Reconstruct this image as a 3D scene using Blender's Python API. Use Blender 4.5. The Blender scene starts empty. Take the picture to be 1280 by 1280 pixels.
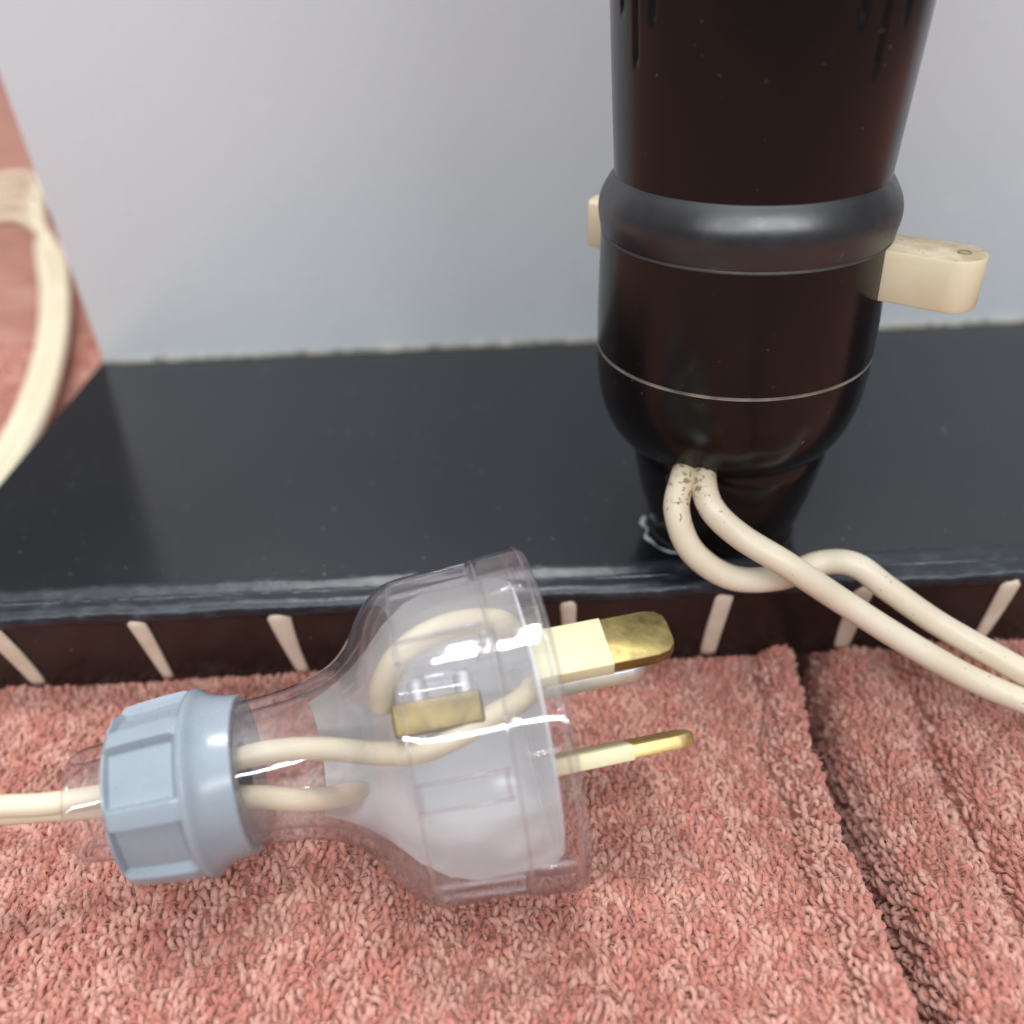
import bpy, bmesh, math, random
import numpy as np
from mathutils import Vector, Matrix, noise
random.seed(7); rng = np.random.default_rng(7)
sc = bpy.context.scene
COL = sc.collection
K = 0.08            # one unit of the plan = 8 cm (camera height above the lamp base)
ZT = -1.2           # towel level, in plan units below the lens
TAB = 0.02          # world height of the towel surface

# ------------------------------------------------------------------ camera
F = 1130.0; TH = math.radians(34.0); RO = math.radians(2.6)
FW = np.array([0, math.cos(TH), -math.sin(TH)])
U0 = np.array([0, math.sin(TH), math.cos(TH)]); R0 = np.array([1., 0, 0])
RT = math.cos(RO)*R0 - math.sin(RO)*U0
UP = math.sin(RO)*R0 + math.cos(RO)*U0
ORG = np.array([0, 0, -ZT])          # plan units; world = plan*K with towel at z = 0
def ray(x, y): return FW + RT*(x-640)/F - UP*(y-640)/F
def at_z(x, y, z):                   # survey: point of a plan seen on the level z
    d = ray(x, y); return ORG + d*((z-ZT) - ORG[2])/d[2]
def at_y(x, y, yy):
    d = ray(x, y); return ORG + d*yy/d[1]
def at_d(x, y, dd): return ORG + ray(x, y)*dd
def W(p): return Vector((float(p[0])*K, float(p[1])*K, float(p[2])*K + TAB))

cam = bpy.data.cameras.new('camera'); co = bpy.data.objects.new('camera', cam); COL.objects.link(co)
co.matrix_world = Matrix(((RT[0], UP[0], -FW[0], 0), (RT[1], UP[1], -FW[1], 0), (RT[2], UP[2], -FW[2], -ZT*K+TAB), (0, 0, 0, 1)))
cam.sensor_width = 36; cam.lens = 36*F/1280
cam.clip_start = 0.005; cam.clip_end = 50
cam.dof.use_dof = True; cam.dof.focus_distance = 1.34*K; cam.dof.aperture_fstop = 12.0
sc.camera = co

# ------------------------------------------------------------------ room light: ceiling fittings and a dim room round them
w = bpy.data.worlds.new('World'); sc.world = w; w.use_nodes = True
wt = w.node_tree; bg = wt.nodes['Background']; bg.inputs[1].default_value = 1.0
tcw = wt.nodes.new('ShaderNodeTexCoord'); sx = wt.nodes.new('ShaderNodeSeparateXYZ'); wr = wt.nodes.new('ShaderNodeValToRGB')
wt.links.new(tcw.outputs['Generated'], sx.inputs[0]); wt.links.new(sx.outputs[2], wr.inputs[0]); wt.links.new(wr.outputs[0], bg.inputs[0])
wr.color_ramp.elements[0].position = .52; wr.color_ramp.elements[0].color = (.185, .160, .155, 1)     # brownish walls and furniture
wr.color_ramp.elements[1].position = .86; wr.color_ramp.elements[1].color = (.98, 1.01, 1.07, 1)       # white ceiling
def ceiling_light(x, y, z, sx, sy, power, col=(1, .97, .94)):
    l = bpy.data.lights.new('ceiling_light', 'AREA'); l.shape = 'RECTANGLE'; l.size = sx; l.size_y = sy
    l.energy = power; l.color = col
    o = bpy.data.objects.new('ceiling_light', l); COL.objects.link(o); o.location = (x, y, z)
ceiling_light(-0.20, 0.00, 2.15, 1.7, 1.7, 9, (.93, .96, 1))
ceiling_light(-0.14, 0.42, 2.10, .26, .26, 20, (1, .99, .97))
for x in (-1.5, -0.75, 0.05, 0.8, 1.55): ceiling_light(x, -1.95, 1.9, .72, .14, 18, (.92, .97, 1))
sc.view_settings.view_transform = 'Standard'; sc.view_settings.look = 'None'
sc.view_settings.exposure = 0.14; sc.view_settings.gamma = 1.0
sc.cycles.use_denoising = True
sc.cycles.max_bounces = 14; sc.cycles.transparent_max_bounces = 40
sc.cycles.transmission_bounces = 12; sc.cycles.glossy_bounces = 6
sc.cycles.sample_clamp_indirect = 4.0

# ------------------------------------------------------------------ material helpers
def nodes(name):
    m = bpy.data.materials.new(name); m.use_nodes = True
    nt = m.node_tree; nt.nodes.clear()
    out = nt.nodes.new('ShaderNodeOutputMaterial')
    return m, nt, out
def N(nt, t, **kw):
    n = nt.nodes.new(t)
    for k, v in kw.items():
        if k.startswith('_'): setattr(n, k[1:], v)
        else: n.inputs[k.replace('__', ' ')].default_value = v
    return n
def L(nt, a, b): nt.links.new(a, b)
def ramp(nt, src, stops):
    r = nt.nodes.new('ShaderNodeValToRGB'); L(nt, src, r.inputs[0])
    e = r.color_ramp.elements
    while len(e) < len(stops): e.new(0.5)
    for el, (p, c) in zip(e, stops):
        el.position = p; el.color = (c if len(c) == 4 else (*c, 1))
    return r.outputs[0]
def coords(nt, kind='Object'):
    return nt.nodes.new('ShaderNodeTexCoord').outputs[kind]
def noise_tex(nt, scale, detail=4, rough=.55, vec=None, stretch=None):
    v = vec or coords(nt)
    if stretch:
        mp = N(nt, 'ShaderNodeMapping'); mp.inputs['Scale'].default_value = stretch; L(nt, v, mp.inputs[0]); v = mp.outputs[0]
    n = N(nt, 'ShaderNodeTexNoise', Scale=scale, Detail=detail, Roughness=rough); L(nt, v, n.inputs['Vector'])
    return n.outputs[0]
def bump(nt, src, strength, dist):
    b = N(nt, 'ShaderNodeBump', Strength=strength, Distance=dist); L(nt, src, b.inputs['Height']); return b.outputs[0]
def mixc(nt, fac, a, b):
    m = nt.nodes.new('ShaderNodeMix'); m.data_type = 'RGBA'
    if isinstance(fac, float): m.inputs[0].default_value = fac
    else: L(nt, fac, m.inputs[0])
    for s, v in ((6, a), (7, b)):
        if isinstance(v, tuple): m.inputs[s].default_value = (*v, 1) if len(v) == 3 else v
        else: L(nt, v, m.inputs[s])
    return m.outputs[2]
def plastic(name, col, col2=None, rough=.3, rough2=None, nscale=60, bstr=.0, bscale=900, spec=.5, sss=0., metal=0., specks=None, coat=0.):
    m, nt, out = nodes(name)
    p = N(nt, 'ShaderNodeBsdfPrincipled'); L(nt, p.outputs[0], out.inputs[0])
    p.inputs['Specular IOR Level'].default_value = spec; p.inputs['Metallic'].default_value = metal
    nz = noise_tex(nt, nscale)
    c = ramp(nt, nz, [(.35, col), (.68, col2 or col)])
    if specks:
        s = noise_tex(nt, specks[0], 2)
        f = ramp(nt, s, [(specks[1], (0, 0, 0)), (specks[1]+.04, (1, 1, 1))])
        c = mixc(nt, f, c, specks[2])
    L(nt, c, p.inputs['Base Color'])
    r = ramp(nt, noise_tex(nt, nscale*2.3), [(.3, (rough,)*3), (.75, (rough2 or rough,)*3)])
    L(nt, r, p.inputs['Roughness'])
    if bstr: L(nt, bump(nt, noise_tex(nt, bscale), bstr, .0002), p.inputs['Normal'])
    if sss:
        p.inputs['Subsurface Weight'].default_value = sss; p.inputs['Subsurface Scale'].default_value = .002
        p.inputs['Subsurface Radius'].default_value = (1, .95, .8)
    if coat: p.inputs['Coat Weight'].default_value = coat; p.inputs['Coat Roughness'].default_value = .08
    return m

M = {}
M['bakelite'] = plastic('brown_black_bakelite', (.0045, .0036, .0036), (.0070, .0052, .0052), .15, .28, 45, .05, 1500, spec=.37, specks=(1300, .745, (.14, .12, .10)))
M['slot'] = plastic('recess_shade', (.004, .003, .003), rough=.6)  # flat black standing in for shade inside the cord hole
M['seam'] = plastic('dusty_joint', (.30, .27, .22), (.12, .10, .085), .6, .7, 300)
M['seam_dark'] = plastic('faint_dusty_joint', (.11, .10, .09), (.05, .045, .04), .55, .7, 300)
M['cream'] = plastic('ivory_plastic', (.76, .68, .46), (.82, .75, .55), .35, .45, 200, .08, 1200, sss=.25)
M['ring'] = plastic('worn_bakelite_blue_sheen', (.007, .008, .011), (.018, .021, .026), .28, .46, 110, .12, 700, spec=.95, specks=(500, .72, (.16, .18, .20)))  # worn bakelite, with the ceiling's blue reflection tinted into its colour
M['cord'] = plastic('cream_pvc', (.78, .69, .53), (.83, .76, .62), .36, .48, 120, .05, 700, sss=.12, specks=(1700, .715, (.16, .10, .05)))
def mat_cord():
    m = plastic('cream_pvc_dirty_end', (.70, .61, .46), (.76, .69, .55), .36, .48, 120, .05, 700, sss=.1)
    nt = m.node_tree; p = next(n for n in nt.nodes if n.type == 'BSDF_PRINCIPLED')
    src = p.inputs['Base Color'].links[0].from_socket
    ln = N(nt, 'ShaderNodeVectorMath', _operation='LENGTH'); L(nt, coords(nt), ln.inputs[0])
    near = ramp(nt, ln.outputs['Value'], [(.0015, (1, 1, 1)), (.0075, (0, 0, 0))])
    mr = N(nt, 'ShaderNodeMath', _operation='MULTIPLY'); L(nt, near, mr.inputs[0]); mr.inputs[1].default_value = .18
    ad = N(nt, 'ShaderNodeMath', _operation='ADD'); L(nt, noise_tex(nt, 1500, 3), ad.inputs[0]); L(nt, mr.outputs[0], ad.inputs[1])
    f = ramp(nt, ad.outputs[0], [(.68, (0, 0, 0)), (.76, (1, 1, 1))])
    c = mixc(nt, f, src, (.13, .085, .045))
    st = N(nt, 'ShaderNodeMath', _operation='MULTIPLY'); L(nt, near, st.inputs[0]); L(nt, noise_tex(nt, 300, 3), st.inputs[1])
    c = mixc(nt, st.outputs[0], c, (.42, .30, .16)); L(nt, c, p.inputs['Base Color'])
    return m
M['cord'] = mat_cord()
M['cord_clean'] = plastic('cream_pvc_clean', (.68, .59, .42), (.73, .65, .49), .4, .5, 80, sss=.1)
M['lace'] = plastic('ivory_lacing', (.62, .52, .40), (.72, .63, .52), .5, .6, 250, .2, 900)
M['nut'] = plastic('blue_grey_plastic', (.27, .315, .36), (.295, .34, .385), .22, .32, 150, .06, 900, sss=.12, specks=(1300, .735, (.12, .13, .14)))
M['brass'] = plastic('brass', (.80, .62, .27), (.68, .52, .22), .42, .58, 420, .15, 1500, metal=1.)
M['brass_dull'] = plastic('tarnished_brass', (.36, .285, .115), (.25, .20, .085), .38, .55, 420, .10, 1500, metal=1.)
M['brass_dark'] = plastic('dark_brass', (.30, .22, .08), (.20, .15, .065), .32, .5, 420, .2, 1500, metal=1.)
M['nickel'] = plastic('nickel', (.84, .84, .85), (.74, .74, .75), .42, .55, 300, metal=1.)
M['sleeve'] = plastic('pale_yellow_insulation', (.66, .61, .37), (.70, .66, .44), .38, .45, 200, sss=.15)
M['glue'] = plastic('dried_glue', (.62, .64, .62), (.40, .42, .40), .4, .6, 400, .3, 900)
M['glue_cream'] = plastic('old_cream_glue', (.48, .45, .37), (.26, .24, .19), .6, .8, 500, .5, 900)

def mat_panel():
    m, nt, out = nodes('grey_gloss_laminate')
    p = N(nt, 'ShaderNodeBsdfPrincipled'); L(nt, p.outputs[0], out.inputs[0])
    c = ramp(nt, noise_tex(nt, 14, 3), [(.3, (.735, .775, .81)), (.7, (.75, .785, .815))])
    sp = ramp(nt, noise_tex(nt, 55, 2), [(.70, (0, 0, 0)), (.80, (1, 1, 1))])
    c = mixc(nt, sp, c, (.80, .82, .84))
    L(nt, c, p.inputs['Base Color'])
    L(nt, ramp(nt, noise_tex(nt, 30), [(.3, (.22,)*3), (.7, (.34,)*3)]), p.inputs['Roughness'])
    return m
M['panel'] = mat_panel()
def mat_base():
    m, nt, out = nodes('black_gloss_acrylic')
    p = N(nt, 'ShaderNodeBsdfPrincipled'); L(nt, p.outputs[0], out.inputs[0])
    v = coords(nt)
    scr = noise_tex(nt, 260, 3, .6, v, (1, .10, 1))
    scr2 = noise_tex(nt, 190, 3, .6, v, (.12, 1, 1))
    f1 = ramp(nt, scr, [(.68, (0, 0, 0)), (.78, (1, 1, 1))]); f2 = ramp(nt, scr2, [(.70, (0, 0, 0)), (.80, (1, 1, 1))])
    c = mixc(nt, f1, (.0045, .0070, .0105), (.026, .030, .036)); c = mixc(nt, f2, c, (.022, .024, .027))
    dust = ramp(nt, noise_tex(nt, 1100, 2), [(.715, (0, 0, 0)), (.76, (1, 1, 1))])
    c = mixc(nt, dust, c, (.20, .21, .22))
    scuff = ramp(nt, noise_tex(nt, 130, 6, .75), [(.66, (0, 0, 0)), (.80, (1, 1, 1))])
    c = mixc(nt, scuff, c, (.075, .085, .095))
    L(nt, c, p.inputs['Base Color'])
    L(nt, ramp(nt, noise_tex(nt, 40, 5), [(.3, (.10,)*3), (.7, (.22,)*3)]), p.inputs['Roughness'])
    L(nt, bump(nt, scr, .05, .0001), p.inputs['Normal'])
    p.inputs['Specular IOR Level'].default_value = .72
    return m
M['base'] = mat_base()
M['face'] = plastic('dark_brown_gloss', (.012, .0075, .007), (.016, .010, .009), .2, .3, 60, .05, 900, specks=(700, .74, (.10, .09, .08)))
def mat_trim():
    m, nt, out = nodes('worn_blue_black_edge')
    p = N(nt, 'ShaderNodeBsdfPrincipled'); L(nt, p.outputs[0], out.inputs[0])
    v = coords(nt)
    nz = noise_tex(nt, 520, 6, .7, v, (.6, 1, 1))
    c = ramp(nt, nz, [(.48, (.010, .014, .020)), (.66, (.035, .045, .056)), (.84, (.26, .29, .31))])
    L(nt, c, p.inputs['Base Color'])
    p.inputs['Roughness'].default_value = .32
    L(nt, bump(nt, nz, .35, .0003), p.inputs['Normal'])
    return m
M['trim'] = mat_trim()

def two_sided_fresnel(nt, ior):
    g = N(nt, 'ShaderNodeNewGeometry'); mr = N(nt, 'ShaderNodeMapRange')
    L(nt, g.outputs['Backfacing'], mr.inputs['Value']); mr.inputs['To Min'].default_value = ior; mr.inputs['To Max'].default_value = 1/ior
    fr = N(nt, 'ShaderNodeFresnel'); L(nt, mr.outputs[0], fr.inputs['IOR']); return fr
def mat_clear(name='clear_plastic', tint=(.98, .98, .985), haze=.010, glass=.12):
    m, nt, out = nodes(name)
    tr = N(nt, 'ShaderNodeBsdfTransparent')
    lw = N(nt, 'ShaderNodeLayerWeight', Blend=.5)
    L(nt, ramp(nt, lw.outputs['Facing'], [(.35, tint), (.62, (.94, .938, .945)), (.80, (.72, .71, .74)), (.93, (.44, .43, .47)), (1, (.20, .19, .22))]), tr.inputs['Color'])
    gl = N(nt, 'ShaderNodeBsdfGlass', Color=(.97, .96, .98, 1), Roughness=.03, IOR=1.49)
    mx = N(nt, 'ShaderNodeMixShader'); mx.inputs[0].default_value = glass
    L(nt, tr.outputs[0], mx.inputs[1]); L(nt, gl.outputs[0], mx.inputs[2])
    df = N(nt, 'ShaderNodeBsdfDiffuse', Color=(.72, .72, .76, 1))
    hz = noise_tex(nt, 220, 4)
    hf = ramp(nt, hz, [(.3, (haze*.6,)*3), (.75, (haze*1.7,)*3)])
    m2 = N(nt, 'ShaderNodeMixShader'); L(nt, hf, m2.inputs[0]); L(nt, mx.outputs[0], m2.inputs[1]); L(nt, df.outputs[0], m2.inputs[2])
    gs = N(nt, 'ShaderNodeBsdfGlossy', Color=(1, 1, 1, 1), Roughness=.06)
    fr = two_sided_fresnel(nt, 1.49)
    b = bump(nt, noise_tex(nt, 160, 3), .06, .0005)
    L(nt, b, gs.inputs['Normal']); L(nt, b, gl.inputs['Normal'])
    m3 = N(nt, 'ShaderNodeMixShader'); L(nt, fr.outputs[0], m3.inputs[0]); L(nt, m2.outputs[0], m3.inputs[1]); L(nt, gs.outputs[0], m3.inputs[2])
    L(nt, m3.outputs[0], out.inputs[0])
    return m
M['clear'] = mat_clear()
M['clear_rib'] = mat_clear('clear_plastic_rib', (.95, .945, .96), .05, .62)
def mat_milky():
    m, nt, out = nodes('milky_translucent_plastic')
    p = N(nt, 'ShaderNodeBsdfDiffuse', Color=(.76, .775, .78, 1))
    tl = N(nt, 'ShaderNodeBsdfTranslucent', Color=(.95, .95, .955, 1))
    m1 = N(nt, 'ShaderNodeMixShader'); m1.inputs[0].default_value = .16; L(nt, p.outputs[0], m1.inputs[1]); L(nt, tl.outputs[0], m1.inputs[2])
    tr = N(nt, 'ShaderNodeBsdfTransparent', Color=(.97, .97, .97, 1))
    f = ramp(nt, noise_tex(nt, 120, 3), [(.3, (.03,)*3), (.7, (.10,)*3)])
    m2 = N(nt, 'ShaderNodeMixShader'); L(nt, f, m2.inputs[0]); L(nt, m1.outputs[0], m2.inputs[1]); L(nt, tr.outputs[0], m2.inputs[2])
    gs = N(nt, 'ShaderNodeBsdfGlossy', Color=(1, 1, 1, 1), Roughness=.2); fr = two_sided_fresnel(nt, 1.45)
    m3 = N(nt, 'ShaderNodeMixShader'); L(nt, fr.outputs[0], m3.inputs[0]); L(nt, m2.outputs[0], m3.inputs[1]); L(nt, gs.outputs[0], m3.inputs[2])
    L(nt, m3.outputs[0], out.inputs[0])
    return m
M['milky'] = mat_milky()
def mat_towel(pile):
    m, nt, out = nodes('coral_terry_pile' if pile else 'coral_terry_ground')
    p = N(nt, 'ShaderNodeBsdfPrincipled'); L(nt, p.outputs[0], out.inputs[0])
    v = coords(nt)
    k = 1. if pile else .68            # ground colour darkened in place of the loops' self-shadow; same dye as the pile
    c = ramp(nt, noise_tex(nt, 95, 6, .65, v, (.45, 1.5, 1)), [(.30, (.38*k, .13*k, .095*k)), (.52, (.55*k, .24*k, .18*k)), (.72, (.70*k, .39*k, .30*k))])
    if pile:
        a = N(nt, 'ShaderNodeAttribute', _attribute_name='thread')
        c2 = ramp(nt, a.outputs['Fac'], [(.08, (.43, .165, .130)), (.38, (.56, .245, .195)), (.60, (.55, .295, .238)), (.92, (.64, .385, .315))])
        c = mixc(nt, .72, c, c2)
    else:
        b = noise_tex(nt, 900, 3); L(nt, bump(nt, b, .8, .0012), p.inputs['Normal'])
    L(nt, c, p.inputs['Base Color'])
    p.inputs['Roughness'].default_value = .9; p.inputs['Specular IOR Level'].default_value = .15
    p.inputs['Sheen Weight'].default_value = .35; p.inputs['Sheen Roughness'].default_value = .45
    p.inputs['Sheen Tint'].default_value = (1, .75, .68, 1)
    return m
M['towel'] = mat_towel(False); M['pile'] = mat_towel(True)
M['table'] = plastic('grey_table_laminate', (.34, .33, .31), (.40, .38, .36), .4, .5, 12)

# ------------------------------------------------------------------ mesh helpers
def thing(name, label, cat, loc, group=None):
    o = bpy.data.objects.new(name, None); COL.objects.link(o); o.location = loc; o.empty_display_size = .01
    o['label'] = label; o['category'] = cat
    if group: o['group'] = group
    bpy.context.view_layer.update()
    return o
def link(name, me, mat, parent=None, smooth=True, label=None):
    if mat: me.materials.append(mat)
    if smooth:
        me.polygons.foreach_set('use_smooth', [True]*len(me.polygons))
    o = bpy.data.objects.new(name, me); COL.objects.link(o)
    if parent:
        o.parent = parent
        base = parent
        off = Vector(base.location)
        if base.parent: off = off + Vector(base.parent.location)
        # vertices are given in world places: bring them to the parent's own frame
        me.transform(Matrix.Translation(-off))
    if label: o['label'] = label
    return o
def from_bm(bm, sharp=None):
    me = bpy.data.meshes.new('mesh'); bmesh.ops.recalc_face_normals(bm, faces=bm.faces)
    bm.to_mesh(me); bm.free()
    return me
def sharpen(o, deg=35):
    o.data.set_sharp_from_angle(angle=math.radians(deg)); return o
def grid_mesh(pts, closed_u=True, cap=False):
    """pts[i][j] world points; i along, j around"""
    bm = bmesh.new(); vs = [[bm.verts.new(p) for p in row] for row in pts]
    n = len(pts[0])
    for i in range(len(pts)-1):
        for j in range(n if closed_u else n-1):
            k = (j+1) % n
            bm.faces.new((vs[i][j], vs[i][k], vs[i+1][k], vs[i+1][j]))
    if cap:
        bm.faces.new(vs[0][::-1]); bm.faces.new(vs[-1])
    return from_bm(bm)
def spline(pts, n=12):
    P = [np.array(p, float) for p in pts]; P = [2*P[0]-P[1]] + P + [2*P[-1]-P[-2]]
    out = []
    for i in range(1, len(P)-2):
        for k in range(n):
            t = k/n
            out.append(.5*((2*P[i]) + (-P[i-1]+P[i+1])*t + (2*P[i-1]-5*P[i]+4*P[i+1]-P[i+2])*t*t + (-P[i-1]+3*P[i]-3*P[i+1]+P[i+2])*t**3))
    out.append(P[-2]); return out
def tube(path, rad, seg=20, cap=True, flat=1.0):
    path = [Vector(p) for p in path]; rows = []
    nrm = None
    for i, p in enumerate(path):
        t = (path[min(i+1, len(path)-1)] - path[max(i-1, 0)]).normalized()
        if nrm is None: nrm = t.orthogonal().normalized()
        nrm = (nrm - t*nrm.dot(t)).normalized(); b = t.cross(nrm)
        r = rad(i/(len(path)-1)) if callable(rad) else rad
        rows.append([p + nrm*r*math.cos(a)*flat + b*r*math.sin(a) for a in (2*math.pi*k/seg for k in range(seg))])
    return grid_mesh(rows, cap=cap)
def smooth_profile(prof, n=6):
    return [tuple(q) for q in spline(prof, n)]
def box(cx, cy, cz, sx, sy, sz, ax=None, bev=0.0):
    """box of half sizes s about c along axes ax (world vectors)"""
    bm = bmesh.new(); bmesh.ops.create_cube(bm, size=2)
    if bev:
        for v in bm.verts: v.co = Vector((v.co.x*sx, v.co.y*sy, v.co.z*sz))
        bmesh.ops.bevel(bm, geom=bm.edges[:], offset=bev, segments=3, profile=.5, affect='EDGES')
        sx = sy = sz = 1
    ax = ax or (Vector((1, 0, 0)), Vector((0, 1, 0)), Vector((0, 0, 1)))
    c = Vector((cx, cy, cz))
    for v in bm.verts: v.co = c + ax[0]*v.co.x*sx + ax[1]*v.co.y*sy + ax[2]*v.co.z*sz
    return from_bm(bm)
def extrude_outline(outline, depth, c, ax, bev=0.0):
    """closed 2-D outline in ax0/ax1, thick along ax2"""
    bm = bmesh.new()
    vs = [bm.verts.new((x, y, -depth/2)) for x, y in outline]
    f = bm.faces.new(vs); g = bmesh.ops.extrude_face_region(bm, geom=[f])
    for v in [e for e in g['geom'] if isinstance(e, bmesh.types.BMVert)]: v.co.z = depth/2
    bmesh.ops.recalc_face_normals(bm, faces=bm.faces)
    if bev:
        ed = [e for e in bm.edges if len(e.link_faces) == 2 and e.calc_face_angle(0) > .6]
        bmesh.ops.bevel(bm, geom=ed, offset=bev, segments=2, profile=.5, affect='EDGES')
    c = Vector(c)
    for v in bm.verts: v.co = c + ax[0]*v.co.x + ax[1]*v.co.y + ax[2]*v.co.z
    return from_bm(bm)

# ------------------------------------------------------------------ the towel and what is under it
GAP = [at_z(x, y, ZT) for x, y in ((985, 700), (1003, 840), (1022, 920), (1052, 1010), (1092, 1100), (1128, 1190), (1160, 1280), (1185, 1360))]
GY = np.array([g[1] for g in GAP])[::-1]; GX = np.array([g[0] for g in GAP])[::-1]
def towel_h(x, y):       # plan units in, plan units out (numpy arrays)
    d = x - np.interp(y, GY, GX) + .002*np.sin(y*31) + .002*np.sin(y*67+1)
    z = .010*np.sin(x*4.1+y*3.0+.5) + .007*np.sin(x*9.3-y*5.7) + .004*np.sin(x*21+y*17)
    near = np.clip((1.9 - y)/.5, 0, 1)
    left = np.where(d < 0, -.22*np.exp(-(np.abs(d)/.010)**1.5) + .026*np.exp(-((d+.040)/.045)**2) - .022*np.exp(-((d+.085+.008*np.sin(y*26))/.012)**2), 0)
    right = np.where(d >= 0, -.22*(1-1/(1+np.exp(np.clip(-(d-.044)/.008, -50, 50)))) + .020*np.exp(-((d-.10)/.04)**2) - .027*np.exp(-((d-.185+.006*np.sin(y*21))/.016)**2) + .010*np.exp(-((d-.235)/.05)**2), 0)
    z = z + .085*np.exp(-((x+.40)/.22)**2 - ((y-.84)/.16)**2)      # a soft rise that carries the cord nut
    return z*.8 + (left + right)*near - .012
def build_towel():
    xs = np.concatenate([np.linspace(-7, -1.4, 60), np.linspace(-1.35, 1.35, 260), np.linspace(1.4, 7, 60)])
    ys = np.concatenate([np.linspace(-3, .35, 30), np.linspace(.38, 1.6, 150), np.linspace(1.65, 4, 70), np.linspace(4.1, 13, 60)])
    X, Y = np.meshgrid(xs, ys); Z = towel_h(X, Y)
    co = np.stack([X*K, Y*K, Z*K + TAB], -1).reshape(-1, 3)
    nx = len(xs); i = np.arange(len(ys)-1)[:, None]*nx + np.arange(nx-1)[None]
    f = np.stack([i, i+1, i+nx+1, i+nx], -1).reshape(-1, 4)
    me = bpy.data.meshes.new('towel'); me.from_pydata(co.tolist(), [], f.tolist())
    o = link('towel', me, M['towel']); o['label'] = 'coral pink terry towel with a deep fold, spread under the lamp and plug'; o['category'] = 'towel'
    # loop pile
    def field(x0, x1, y0, y1, px, py):
        gx, gy = np.meshgrid(np.arange(x0, x1, px), np.arange(y0, y1, py))
        gx = gx + (np.arange(gx.shape[0]) % 2)[:, None]*px*.5
        gx = gx + rng.normal(0, px*.16, gx.shape); gy = gy + rng.normal(0, py*.16, gy.shape)
        return gx.ravel(), gy.ravel()
    a = field(-.98, 1.02, .46, 1.62, .0098, .0122)
    keep = ~((np.abs(a[0]) < 9) & (a[1] > 1.32) )
    a = (a[0][keep], a[1][keep])
    g_ = field(.30, .85, .46, 1.34, .0050, .0120); dd = g_[0] - np.interp(g_[1], GY, GX)
    kw = ((dd > -.025) & (dd < .085)); a = (np.concatenate([a[0], g_[0][kw]]), np.concatenate([a[1], g_[1][kw]]))
    b = field(-1.9, -1.12, 1.34, 3.0, .020, .026)
    x = np.concatenate([a[0], b[0]]); y = np.concatenate([a[1], b[1]])
    big = np.concatenate([np.ones(len(a[0])), np.full(len(b[0]), 1.25)])
    n = len(x); print('tufts', n)
    nseg, ns = 6, 5
    ph = np.linspace(-.12, math.pi+.12, nseg)
    ang = rng.normal(math.pi/2, .45, n); lean = rng.normal(0, .30, n)
    R = (.0066 + .0018*rng.standard_normal(n)).clip(.004, .011)*big; Hh = (.0080 + .0030*rng.standard_normal(n)).clip(.004, .018)*big
    tr = (.0043 + .0008*rng.standard_normal(n)).clip(.0026, .0065)*big
    e1 = np.stack([np.cos(ang), np.sin(ang), np.zeros(n)], 1); q_ = .004
    gx = (towel_h(x+q_, y)-towel_h(x-q_, y))/(2*q_); gy = (towel_h(x, y+q_)-towel_h(x, y-q_))/(2*q_)
    nv = np.stack([-gx, -gy, np.ones(n)], 1); nv /= np.linalg.norm(nv, axis=1)[:, None]
    e1 = e1 - nv*(e1*nv).sum(1)[:, None]; e1 /= np.linalg.norm(e1, axis=1)[:, None]
    e2 = nv*np.cos(lean)[:, None] + np.cross(e1, nv)*np.sin(lean)[:, None]
    e3 = np.cross(e1, e2)
    base = np.stack([x, y, towel_h(x, y) - .003], 1)
    cen = base[:, None] + e1[:, None]*(R[:, None]*np.cos(ph))[..., None] + e2[:, None]*(Hh[:, None]*np.sin(ph))[..., None]
    rad = e1[:, None]*np.cos(ph)[None, :, None] + e2[:, None]*np.sin(ph)[None, :, None]
    q = np.linspace(0, 2*math.pi, ns, endpoint=False)
    v = cen[:, :, None] + tr[:, None, None, None]*(rad[:, :, None]*np.cos(q)[None, None, :, None] + e3[:, None, None]*np.sin(q)[None, None, :, None])
    v = v.reshape(-1, 3)*K; v[:, 2] += TAB
    ii, jj = np.meshgrid(np.arange(nseg-1), np.arange(ns), indexing='ij'); kk = (jj+1) % ns
    q4 = np.stack([ii*ns+jj, ii*ns+kk, (ii+1)*ns+kk, (ii+1)*ns+jj], -1).reshape(-1, 4)
    faces = (np.arange(n)[:, None, None]*(nseg*ns) + q4[None]).reshape(-1, 4)
    me = bpy.data.meshes.new('towel_pile'); nf = len(faces)
    me.vertices.add(len(v)); me.vertices.foreach_set('co', v.ravel())
    me.loops.add(nf*4); me.loops.foreach_set('vertex_index', faces.ravel().astype(np.int32))
    me.polygons.add(nf); me.polygons.foreach_set('loop_start', np.arange(nf, dtype=np.int32)*4)
    me.update(calc_edges=True)
    at = me.attributes.new('thread', 'FLOAT', 'POINT')
    row = np.floor(y/.036 + .15*np.sin(x*9)); cx = np.floor(x/.056 + .5*(row % 2) + .12*np.sin(y*13))
    chk = ((row*7 + cx*3) % 2)                      # the towel is woven in a small two-tone check
    chk = np.where(rng.random(n) < .07, 1-chk, chk)
    at.data.foreach_set('value', np.repeat(.08 + .84*chk*.62 + .30*rng.random(n), nseg*ns))
    p = link('towel_pile', me, M['pile'], o); p['kind'] = 'stuff'
    # loose fibres standing off the loops
    m = 22000; fx = rng.uniform(-.98, 1.02, m); fy = rng.uniform(.46, 1.24, m); fz = towel_h(fx, fy) + .004
    an = rng.uniform(0, 2*math.pi, m); ln = rng.uniform(.010, .030, m); ht = rng.uniform(.004, .016, m); cv = rng.normal(0, .9, m)
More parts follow.
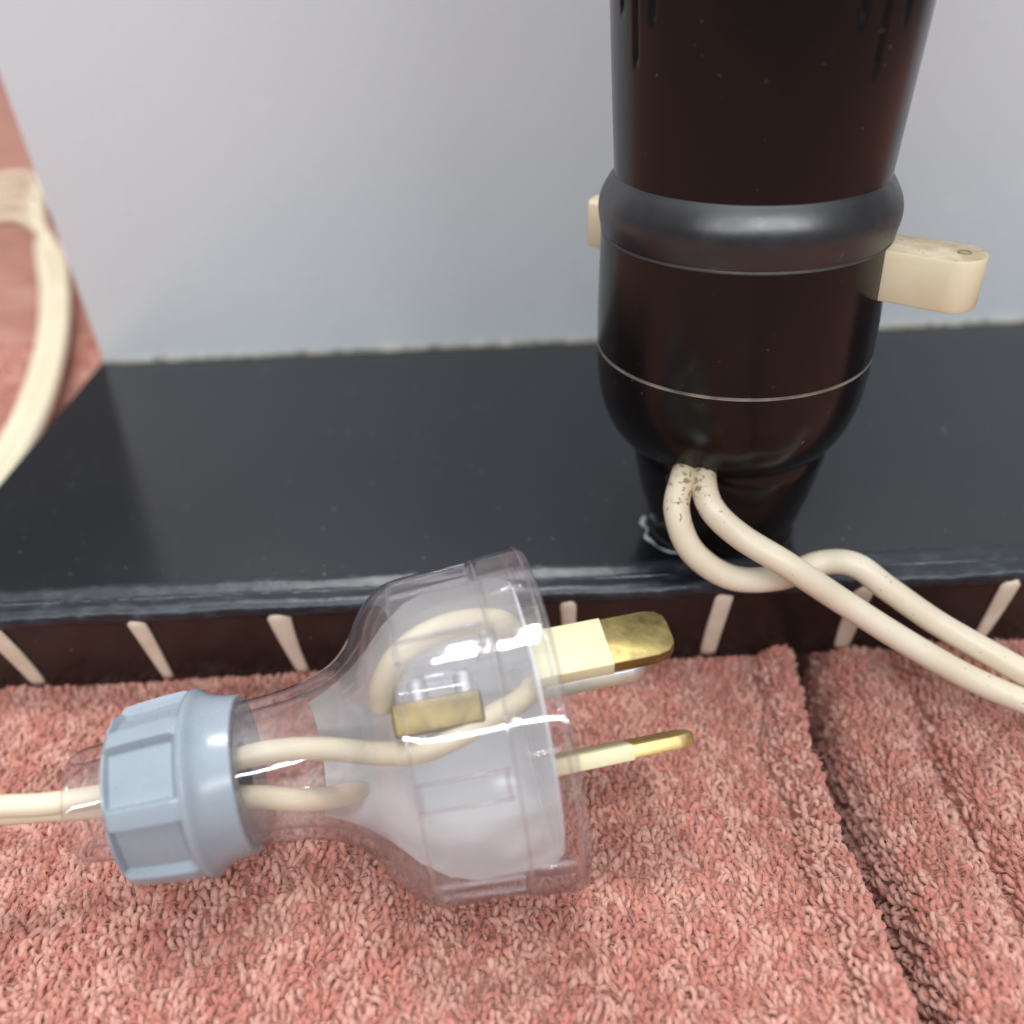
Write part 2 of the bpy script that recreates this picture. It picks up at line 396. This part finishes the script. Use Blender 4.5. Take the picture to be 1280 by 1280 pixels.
    ts = np.linspace(0, 1, 4); P3 = np.stack([fx[:, None] + np.cos(an[:, None]+cv[:, None]*ts)*ln[:, None]*ts, fy[:, None] + np.sin(an[:, None]+cv[:, None]*ts)*ln[:, None]*ts, fz[:, None] + ht[:, None]*np.sin(ts*2.4)], -1)
    q3 = np.array([[0, .0006, 0], [0, -.0004, .0006], [0, -.0003, -.0006]]); rot = np.stack([-np.sin(an), np.cos(an), 0*an], 1)
    V = P3[:, :, None] + (q3[None, None, :, 1:2]*rot[:, None, None] + q3[None, None, :, 2:3]*np.array([0, 0, 1.]))*(1.15-ts)[None, :, None, None]
    V = V.reshape(-1, 3)*K; V[:, 2] += TAB
    ii, jj = np.meshgrid(np.arange(3), np.arange(3), indexing='ij'); kk = (jj+1) % 3
    q4 = np.stack([ii*3+jj, ii*3+kk, (ii+1)*3+kk, (ii+1)*3+jj], -1).reshape(-1, 4); fc = (np.arange(m)[:, None, None]*12 + q4[None]).reshape(-1, 4); nf = len(fc)
    me = bpy.data.meshes.new('towel_fuzz'); me.vertices.add(len(V)); me.vertices.foreach_set('co', V.ravel())
    me.loops.add(nf*4); me.loops.foreach_set('vertex_index', fc.ravel().astype(np.int32)); me.polygons.add(nf); me.polygons.foreach_set('loop_start', np.arange(nf, dtype=np.int32)*4); me.update(calc_edges=True)
    at = me.attributes.new('thread', 'FLOAT', 'POINT'); at.data.foreach_set('value', np.repeat(.3+.7*rng.random(m), 12))
    p = link('towel_fuzz', me, M['pile'], o); p['kind'] = 'stuff'
me = box(0, .42, TAB-.055, .75, .75, .02)
t = link('tabletop', me, M['table'], smooth=False); t['kind'] = 'structure'
build_towel()

# ------------------------------------------------------------------ the lamp
ZB = -1.0           # top of the lamp's base
def zb(z): return z - ZT     # plan height above towel
AX = at_z(891, 648, ZB)      # lamp axis on the base
lamp = thing('table_lamp', 'dark brown bakelite lamp on a black base with a grey back panel', 'lamp', W((AX[0], AX[1], zb(ZB))))
LX0, LX1 = -1.10, 2.5
YF, YBK = 1.262, 2.30
def lamp_prism(sec, x0, x1, n=2):
    return grid_mesh([[W((x, y, zb(z))) for y, z in sec] for x in np.linspace(x0, x1, n)], cap=True)
base = sharpen(link('base', lamp_prism([(YF, ZB), (YBK+.06, ZB), (YBK+.06, ZT-.005), (1.262, ZT-.005), (1.236, ZB-.03)][::-1], LX0, LX1), M['base'], lamp), 20)
# give the front its own darker brown
base.data.materials.append(M['face'])
for p in base.data.polygons:
    if p.normal.y < -.7: p.material_index = 1
def jit_tube(x0, x1, y, z, r, n, amp, seed):
    g = np.random.default_rng(seed); pts = []
    a = np.cumsum(g.normal(0, 1, n)); a = (a - np.linspace(a[0], a[-1], n)); a /= max(1e-6, np.abs(a).max())
    for i, x in enumerate(np.linspace(x0, x1, n)):
        pts.append(W((x, y + amp*.3*a[i], zb(z) + amp*g.normal(0, .3))))
    rr = r*K*(1 + .35*g.normal(0, 1, n)).clip(.4, 2)
    return tube(pts, lambda t: float(rr[min(n-1, int(t*(n-1)+.5))]), 8)
# worn edge trim: two rounded beads with a channel between them
def trim_mesh():
    sec = [(1.300, ZB+.0015), (1.296, ZB+.006), (1.288, ZB+.009), (1.279, ZB+.006), (1.270, ZB+.0005), (1.258, ZB-.001), (1.247, ZB-.0005),
           (1.240, ZB-.001), (1.231, ZB-.005), (1.2265, ZB-.014), (1.228, ZB-.024), (1.234, ZB-.032), (1.245, ZB-.032), (1.258, ZB-.012), (1.29, ZB-.008)]
    rows = []; g = np.random.default_rng(3)
    for x in np.linspace(LX0+.002, LX1, 260):
        j = .0011*g.normal(0, 1, len(sec)) + .0012*math.sin(x*23)
        rows.append([W((x, y + j[i], zb(z) + .5*j[i])) for i, (y, z) in enumerate(sec)])
    return grid_mesh(rows, cap=True)
link('edge_trim', trim_mesh(), M['trim'], base)
# ivory lacing stitches down the front face
for k, xp in enumerate((-25, 160, 345, 527, 708, 905, 1085, 1268)):
    top = at_y(xp, 765 - xp*.034, 1.235)
    X = float(top[0]); g = random.Random(k)
    wd = .0175*g.uniform(.85, 1.15); rows = []
    for i in range(13):
        t = i/12; z = ZB-.022 + t*(ZT+.012 - (ZB-.022)); y = 1.2345 + .026*t
        e = math.sqrt(max(0., 1 - ((t-.06)/.06)**2)) if t < .06 else 1.0
        cx_fan = -.026*(X-.15)*t; ww = wd*(.45+.55*e)*(1.05 - .34*t + .10*math.sin(t*3+k)); th = .0055*(.4+.6*e)
        cx = X + cx_fan + .004*math.sin(t*2.5+k*1.7)
        rows.append([W((cx + ww*math.cos(a), y - .003 - th*math.sin(a), zb(z))) for a in (2*math.pi*q/12 for q in range(12))])
    link('lacing_strip', grid_mesh(rows, cap=True), M['lace'], base)
# back panel
PH = 1.75
def panel_mesh():
    x0, x1, y0, y1 = LX0+.004, LX1-.02, YBK, YBK+.05
    v = []
    bm = bmesh.new()
    for y in (y0, y1):
        v.append([bm.verts.new(W(p)) for p in ((x0, y, zb(ZB)+.003), (x1, y, zb(ZB)+.003), (x1+.05, y, zb(ZB)+PH), (x0-.075, y, zb(ZB)+PH))])
    bm.faces.new(v[0]); bm.faces.new(v[1][::-1])
    for i in range(4): bm.faces.new((v[0][i], v[0][(i+1) % 4], v[1][(i+1) % 4], v[1][i]))
    bmesh.ops.recalc_face_normals(bm, faces=bm.faces)
    bmesh.ops.bevel(bm, geom=bm.edges[:], offset=.0006, segments=2, profile=.5, affect='EDGES')
    return from_bm(bm)
panel = sharpen(link('back_panel', panel_mesh(), M['panel'], lamp), 30)
link('glue_bead', jit_tube(LX0+.01, LX1-.03, YBK-.004, ZB+.002, .0062, 240, .0022, 5), M['glue_cream'], panel)

# lamp holder: turned parts about the axis AX
def turned(name, prof, mat, seg=128, sm=5, parent=lamp, lab=None, deg=40, raw=False, off=0.):
    pr = prof if raw else smooth_profile(prof, sm)
    rows = []
    for z, r in pr:
        rows.append([W((AX[0]+off+max(r, 1e-4)*math.cos(a), AX[1]+max(r, 1e-4)*math.sin(a), zb(ZB)+z)) for a in (2*math.pi*k/seg for k in range(seg))])
    return sharpen(link(name, grid_mesh(rows), mat, parent, label=lab), deg)
turned('holder_neck', [(.0015, .140), (.006, .136), (.03, .139), (.09, .155), (.15, .167), (.19, .170), (.24, .15)], M['bakelite'], off=.012)
turned('holder_cap', [(.203, .150), (.199, .166), (.202, .177), (.213, .190), (.235, .2045), (.265, .216), (.30, .2235), (.335, .2265), (.364, .2270), (.3695, .2252), (.371, .218), (.371, .18)], M['bakelite'])
turned('joint_ring', [(.3665, .20), (.3670, .2245), (.3695, .2266), (.3725, .2248), (.3730, .20)], M['seam'], sm=3)
turned('holder_body', [(.372, .18), (.372, .2200), (.3745, .2262), (.380, .2275), (.44, .2272), (.50, .2260), (.555, .2245), (.5600, .2235), (.561, .218), (.561, .18)], M['bakelite'])
turned('joint_ring', [(.5595, .20), (.560, .2222), (.5620, .2240), (.564, .2222), (.5645, .20)], M['seam_dark'], sm=3)
turned('clamp_ring', [(.5625, .18), (.5625, .2212), (.5650, .2242), (.572, .2262), (.590, .2290), (.604, .2290), (.618, .2255), (.634, .2170), (.646, .2085), (.650, .2035), (.645, .19)], M['ring'])
# shade sleeve with vertical grooves
def hit_sleeve(px, py):
    d = ray(px, py); o = ORG - np.array([AX[0], AX[1], 0]); rr = .213
    A = d[0]**2+d[1]**2; B = 2*(o[0]*d[0]+o[1]*d[1]); C = o[0]**2+o[1]**2-rr**2
    t = (-B-math.sqrt(max(0, B*B-4*A*C)))/(2*A); p = o+d*t
    return math.atan2(p[1], p[0]), p[2]-zb(ZB)
def sleeve_mesh():
    seg = 640; zs = np.concatenate([[.640, .6415, .643, .646], np.linspace(.652, 2.2, 260)])
    th = np.arange(seg)*2*math.pi/seg
    rr = np.tile((.2055 + (zs-.64)*.052)[:, None], (1, seg))
    rr[0] -= .010; rr[1] -= .004; rr[2] -= .0015
    grooves = []
    for px, py in ((796, 82), (782, 18), (818, 28), (1092, 96), (1074, 34), (1128, 28)):
        grooves.append(hit_sleeve(px, py))
    pat = [(g[0], g[1]) for g in grooves]
    for k in range(14):      # the same grooves go on round the back
        pat.append((math.radians(20 + 10*k), .86 if k % 3 else .80))
    for a, z0 in pat:
        da = np.abs((th-a+math.pi) % (2*math.pi) - math.pi)*.21
        fa = np.clip(1 - (da/.0060)**4, 0, 1)
        fz = np.clip((zs-z0)/.02, 0, 1)
        rr -= .008*fa[None]*fz[:, None]
    rows = [[W((AX[0]+rr[i, j]*math.cos(th[j]), AX[1]+rr[i, j]*math.sin(th[j]), zb(ZB)+zs[i])) for j in range(seg)] for i in range(len(zs))]
    inner = [[W((AX[0]+(rr[i].max()-.02)*math.cos(a), AX[1]+(rr[i].max()-.02)*math.sin(a), zb(ZB)+zs[i])) for a in th] for i in (len(zs)-1, 40)]
    return grid_mesh(rows + inner)
link('shade_sleeve', sleeve_mesh(), M['bakelite'], lamp)
# push bar
ZP = .522
pr_, pl_ = at_z(1216, 352, ZB+ZP), at_z(749, 273, ZB+ZP)
bdir = Vector((pr_[0]-pl_[0], pr_[1]-pl_[1], 0)); blen = bdir.length; bdir.normalize()
print('bar', pr_, pl_, 'axis', AX)
bside = Vector((-bdir.y, bdir.x, 0)); bmid = (pr_+pl_)/2
hw = .043; hl = blen/2 + .012
ol = []
for k in range(13): a = -math.pi/2 + math.pi*k/12; ol.append((hl-hw*.9+hw*.9*math.cos(a), hw*math.sin(a)))
for k in range(13): a = math.pi/2 + math.pi*k/12; ol.append((-hl+hw*.6+hw*.6*math.cos(a), hw*math.sin(a)))
bar = sharpen(link('push_bar', extrude_outline([(x*K, y*K) for x, y in ol], .078*K, W((bmid[0], bmid[1], zb(ZB)+ZP)), (bdir, bside, Vector((0, 0, 1))), .00035), M['cream'], lamp), 40)
bar.data.materials.append(plastic('ivory_with_grime', (.70, .60, .42), (.40, .30, .17), .45, .6, 260, .1, 900, specks=(700, .66, (.26, .19, .10))))
for p in bar.data.polygons:
    if p.normal.z > .8: p.material_index = 1
top = W((pr_[0], pr_[1], zb(ZB)+ZP+.039)) - bdir*.0016
bar_mark = plastic('grime_in_mould_mark', (.22, .17, .09), (.34, .27, .16), .6, .7, 900)
ring = [top + bdir*(.00065*math.cos(a)) + bside*(.00065*math.sin(a)) for a in (2*math.pi*k/24 for k in range(25))]
link('mould_mark', tube(ring, .00013, 6), bar_mark, bar)
# dried glue by the neck
def smear_path():
    g = random.Random(9); pts = [W(at_z(px, py, ZB)) for px, py in ((806, 646), (803, 655), (809, 662), (807, 671), (814, 677), (822, 684), (836, 690), (850, 692))]
    path = spline([tuple(p) for p in pts], 6)
    rr = [(.55+.30*math.sin(i*.37)+g.uniform(-.10, .10))*.00055*(1 - .6*i/len(path)) for i in range(len(path))]
    me = tube(path, lambda t: rr[min(len(rr)-1, int(t*(len(rr)-1)+.5))], 10)
    for v in me.vertices: v.co.z = zb(ZB)*K + TAB + (v.co.z - zb(ZB)*K - TAB)*.35 + .0001
    return me
link('glue_smear', smear_path(), M['glue'], base)

# ------------------------------------------------------------------ lamp cord: two twisted cores out of the cap
cord = thing('lamp_cord', 'twisted cream two-core cord coming out of the lamp holder', 'cord', W(at_y(866, 602, AX[1]-.19)))
yf = AX[1]-.172
c1 = [at_y(862, 575, yf+.05), at_y(853, 600, yf-.012), at_y(846, 640, yf-.05), at_y(866, 690, yf-.075), at_y(915, 722, yf-.085), at_y(975, 722, yf-.075), at_y(1025, 704, yf-.055), at_y(1068, 706, yf-.075), at_y(1110, 736, yf-.10), at_y(1170, 778, yf-.13), at_y(1240, 818, yf-.17), at_y(1300, 850, yf-.21), at_y(1420, 905, yf-.27)]
c2 = [at_y(884, 575, yf+.05), at_y(879, 600, yf-.018), at_y(890, 636, yf-.060), at_y(925, 670, yf-.085), at_y(985, 707, yf-.125), at_y(1050, 750, yf-.135), at_y(1120, 795, yf-.16), at_y(1190, 836, yf-.185), at_y(1240, 860, yf-.205), at_y(1300, 884, yf-.235), at_y(1420, 935, yf-.29)]
for pts in (c1, c2):
    link('cord_core', tube([W(p) for p in spline(pts, 14)], .0212*K, 24), M['cord'], cord)

# solid black ellipsoid in place of the shaded hole the cores leave by
mouth = []
mc = at_y(864, 599, yf+.012)
for i in range(9):
    ph = -math.pi/2 + math.pi*i/8
    mouth.append([W((mc[0]+.044*max(math.cos(ph), .02)*math.cos(a), mc[1]+.030*max(math.cos(ph), .02)*math.sin(a), mc[2]+.016*math.sin(ph))) for a in (2*math.pi*k/20 for k in range(20))])
link('cord_outlet_shade', grid_mesh(mouth, cap=True), M['slot'], lamp)

# ------------------------------------------------------------------ coiled cord on the towel behind
coil = thing('coiled_cord', 'loose coil of cream cord lying on the towel left of the grey back panel', 'cord', W(at_z(40, 420, ZT)))
for k in range(4):
    off = k*9.0
    pts = []
    zz = ZT + .05 + .02*(k % 2)
    for (px, py, nx, ny) in ((-150, 690, .6, .7), (-60, 650, .7, .7), (2, 588, .8, .6), (44, 510, 1, .3), (66, 430, 1, .1), (70, 365, 1, -.1), (62, 315, .9, -.2)):
        pts.append(at_z(px - (15-off)*nx*.80 + (3 if k == 2 else 0), py + (15-off)*-ny*.8, zz))
    for px in (34, -20, -110): pts.append(at_z(px + (10 - 5*k if px == 34 else 0), 226 + 16*k, zz + .02*k))
    link('cord_strand', tube([W(p) for p in spline(pts, 10)], .023*K, 14), M['cord_clean'], coil)

# ------------------------------------------------------------------ the plug
FP = at_d(680, 890, 1.29); TP = at_d(215, 985, 1.235)
aN = (FP-TP)/np.linalg.norm(FP-TP)
vw = ORG-(FP+TP)/2; nN = vw - aN*(vw@aN); nN /= np.linalg.norm(nN); uN = np.cross(nN, aN)   # n toward the lens, u up in the picture
if uN @ UP < 0: uN = -uN
A, Nn, Uu = Vector(aN), Vector(nN), Vector(uN)
F0 = W(FP); U1 = 1.270*K/F        # metres per picture pixel at the plug
def PL(s, u=0, n=0): return F0 + A*(s*U1) + Uu*(u*U1) + Nn*(n*U1)
def at_n(x, y, n):       # point seen at x,y lying n (plug units) in front of the plug's axis plane
    d = ray(x, y); p0 = FP + nN*(n*U1/K); t = ((p0-ORG)@nN)/(d@nN); return W(ORG+d*t)
plug = thing('power_plug', 'clear plastic three-pin power plug with a blue grey cord nut lying on the towel', 'plug', PL(-250, -150))
def turned_plug(name, prof, mat, seg=120, parent=plug, sm=4, a0=0, a1=360, fn=None, deg=40, closed=False):
    pr = smooth_profile(prof, sm) if sm else prof
    if name == 'cord_nut': pr = [(a_, b_*.98) for a_, b_ in pr]
    full = (a1-a0) >= 360
    cnt = seg if full else seg+1
    rows = []
    for s, r in pr:
        row = []
        for k in range(cnt):
            a = math.radians(a0 + (a1-a0)*k/seg)
            q = fn(s, a, r) if fn else r
            row.append(PL(s, q*math.cos(a), q*math.sin(a)))
        rows.append(row)
    if closed: rows.append(rows[0])
    me = grid_mesh(rows, closed_u=full)
    if closed:
        bm = bmesh.new(); bm.from_mesh(me); bmesh.ops.remove_doubles(bm, verts=bm.verts, dist=1e-7); me = from_bm(bm)
    return sharpen(link(name, me, mat, parent), deg)
outer = [(4, 196), (6, 209), (0, 213), (-20, 212), (-52, 209), (-58, 205.5), (-64, 205.5), (-70, 204), (-128, 202), (-160, 199), (-178, 193), (-195, 181), (-210, 164), (-224, 144), (-240, 123), (-262, 107), (-300, 94), (-345, 88), (-400, 86), (-470, 80), (-525, 71), (-555, 67.5), (-568, 64), (-572, 56)]
inner = [(-572, 52), (-565, 50), (-525, 55), (-470, 66), (-400, 72), (-345, 75), (-300, 80), (-260, 93), (-236, 109), (-218, 130), (-203, 153), (-188, 170), (-170, 182), (-150, 187), (-70, 189), (-10, 193), (2, 193), (4, 196)]
body = turned_plug('plug_body', smooth_profile(outer, 3) + smooth_profile(inner, 3)[:-1], M['clear'], sm=0, deg=50, closed=True)
# raised ribs of the clear body (angles from the top of the picture toward the lens)
def rib(a, s0, s1, r0, r1, hw_, hh):
    a = math.radians(a); rad = Uu*math.cos(a)+Nn*math.sin(a); tan = A.cross(rad).normalized()
    p0, p1 = PL(s0)+rad*(r0*U1), PL(s1)+rad*(r1*U1); mid = (p0+p1)/2; ax = (p1-p0); ln = ax.length; ax.normalize()
    me = box(*mid, ln/2, hw_*U1, hh*U1, (ax, tan, rad), .00022)
    return sharpen(link('moulded_rib', me, M['clear_rib'], plug), 30)
for a in (17, 34, 58, 66, 104, 113, 146, 156): rib(a, -66, -166, 203, 195, 1.7, 2.6)
for a in (25, 62, 108.5, 151):                # cross pieces closing the raised panels
    for s_ in (-70, -162):
        a0, a1 = {25: (17, 34), 62: (58, 66), 108.5: (104, 113), 151: (146, 156)}[a]
        rr_ = 203 if s_ > -100 else 196
        arc = [PL(s_, rr_*math.cos(b_), rr_*math.sin(b_)) for b_ in (math.radians(a0+(a1-a0)*k/8) for k in range(9))]
        link('moulded_rib', tube(arc, 1.5*U1, 6), M['clear_rib'], plug)
rib(48, -10, -50, 212, 210, 2.5, 3); rib(101, -10, -50, 212, 210, 2.5, 3); rib(140, -10, -50, 212, 210, 2.5, 3)
# joint line of the two halves round the shoulder
for js, jr in ((-60, 206.5), (-4, 213)):
    link('moulded_rib', tube([PL(js, jr*math.cos(a), jr*math.sin(a)) for a in (math.radians(2*k) for k in range(181))], 1.5*U1, 6, cap=False), M['clear_rib'], plug)
jl = [PL(-166, 196*math.cos(a), 196*math.sin(a)) for a in (math.radians(2*k) for k in range(181))]
link('moulded_rib', tube(jl, 1.3*U1, 6, cap=False), M['clear_rib'], plug)
# small D mark
md = []
for k in range(40):
    t = k/40
    if t < .4: y_, x_ = -15+30*t/.4, -8
    else: b_ = math.pi/2 - math.pi*(t-.4)/.6; x_, y_ = -8+20*math.cos(b_), 15*math.sin(b_)
    md.append(at_n(607 + x_ + y_*.15, 805 - y_ + x_*-.2, 182))
link('raised_mark', tube(md+[md[0]], 2.2*U1, 6), M['clear_rib'], plug)
# milky inner housing: back shell and front disc
turned_plug('inner_housing', [(-18, 173), (-24, 178), (-40, 181), (-120, 178), (-150, 168), (-182, 146), (-208, 118), (-235, 96), (-262, 80), (-290, 68)], M['milky'], sm=0, a0=165, a1=375)
turned_plug('housing_disc', [(-14, 0), (-14, 100), (-14, 168), (-15, 172), (-18, 173)], M['milky'], sm=0)
# cord nut
RIBS = 7
def nut_r(s, a, r):
    if s > -414 or s < -552: 
        k = 1 if s < -552 else 0
    f = (a/(2*math.pi)*RIBS) % 1.0
    d = abs(f-.5)*2                 # 0 mid panel, 1 at a rib
    e = min(max((d-.70)/.07, 0), 1); e = e*e*(3-2*e)
    aa = (f-.5)*2*math.pi/RIBS
    flat = r*.885/max(math.cos(aa*.72), .1)
    fs = min(max((-s-428)/5, 0), 1)*min(max((s+510)/4, 0), 1)
    return r + fs*((flat-r)*(1-e) + 2.5*e)
nut_prof = [(-376, 40), (-374, 72), (-370.5, 92), (-370, 95.5), (-371.5, 97.5), (-376, 98), (-392, 100.5), (-405, 104.5), (-414, 110), (-417.5, 114), (-420, 115), (-423, 114.5), (-426, 113), (-430, 112.5), (-432, 112.4), (-434, 112.2), (-438, 112), (-460, 110.5), (-480, 108.5), (-500, 106), (-505, 105), (-509, 103), (-512, 100), (-514, 95), (-515, 80), (-514, 66)]
turned_plug('cord_nut', nut_prof, M['nut'], seg=7*64, sm=0, a0=13, a1=373, fn=nut_r, deg=28)
# pins
def pin(base_s, u, n, ang, length, wd, th, mat, sl, name='pin', yaw=0, tip=None):
    a = math.radians(ang); d = Uu*math.cos(a) - Nn*math.sin(a); t = A.cross(d).normalized()
    mm = .001
    ol = []
    hw_ = wd/2
    for x, y in ((0, -hw_), (length-2.2, -hw_), (length-.9, -hw_+.35), (length-.15, -hw_+1.15), (length, -hw_+1.9), (length, hw_-1.9), (length-.15, hw_-1.15), (length-.9, hw_-.35), (length-2.2, hw_), (0, hw_)):
        ol.append((x*mm, y*mm))
    c = PL(base_s, u, n)
    o = sharpen(link(name, extrude_outline(ol, th*mm, c, (A, d, t), .00018), mat, plug), 40)
    if sl:
        e = .12
        ol = [(0, -(hw_+e)*mm), (sl*mm, -(hw_+e)*mm), (sl*mm, (hw_+e)*mm), (0, (hw_+e)*mm)]
        s = sharpen(link('insulation_sleeve', extrude_outline(ol, (th+.24)*mm, c, (A, d, t), .00015), M['sleeve'], o), 40)
    return o
pin(-13, 63, 62, 33, 16.1, 6.3, 1.7, M['brass_dull'], 8.9)
pin(-13, -66, 0, 86, 17.1, 6.3, 1.5, M['brass'], 9.8)
e = pin(-30, 40, -70, 60, 16.6, 6.3, 1.7, M['nickel'], 0); e['label'] = 'bare silver earth pin half hidden under the wide pin'
# wires inside
def wire(pts, r, mat='cord_clean', name='wire'):
    return link(name, tube([p for p in [Vector(q) for q in spline([tuple(at_n(*p)) for p in pts], 10)]], r*U1, 16), M[mat], plug)
wire([(640, 786, 60), (620, 777, 85), (576, 779, 105), (532, 795, 115), (497, 823, 112), (480, 856, 100), (477, 884, 82)], 15.5)
wire([(-90, 1013, 2), (0, 1008, 2), (75, 1003, 4), (200, 980, 10), (320, 943, 25), (400, 936, 48), (470, 942, 75), (520, 940, 95), (565, 924, 105), (610, 898, 100), (650, 876, 80), (672, 852, 50)], 14, name='cord_core')
wire([(-90, 1022, -16), (0, 1017, -16), (75, 1012, -16), (200, 1004, -6), (310, 996, 10), (380, 1000, 14), (425, 995, -20), (450, 990, -80), (470, 985, -110)], 14, name='cord_core')
# terminal: brass block, screws, clear guard
def pbox(px, py, n, hs, hu, hn, mat, name, bev=.0003, tilt=0):
    c = at_n(px, py, n)
    return sharpen(link(name, box(*c, hs*U1, hu*U1, hn*U1, (A, Uu, Nn), bev), M[mat], plug), 30)
tb = pbox(548, 893, 92, 52, 19, 26, 'brass_dark', 'terminal')
pbox(540, 858, 88, 44, 15, 24, 'clear_rib', 'terminal_guard', .0006)
for px, py in ((523, 868), (580, 858)):
    c = at_n(px, py, 94)
    rows = [[c + Uu*(h_*U1) + (A*math.cos(b_)+Nn*math.sin(b_))*(r_*U1) for b_ in (2*math.pi*k/24 for k in range(24))] for h_, r_ in ((-12, .1), (-12, 12), (13, 12), (16, 10), (16, 3), (12, 3), (12, .1))]
    sharpen(link('terminal_screw', grid_mesh(rows), M['nickel'], plug), 30)
print('plug lowest', min((PL(0, 213*math.cos(a), 213*math.sin(a)).z-TAB)*1000 for a in np.linspace(0, 6.28, 60)), 'nut', min((PL(-418, 113*math.cos(a), 113*math.sin(a)).z-TAB)*1000 for a in np.linspace(0, 6.28, 60)))
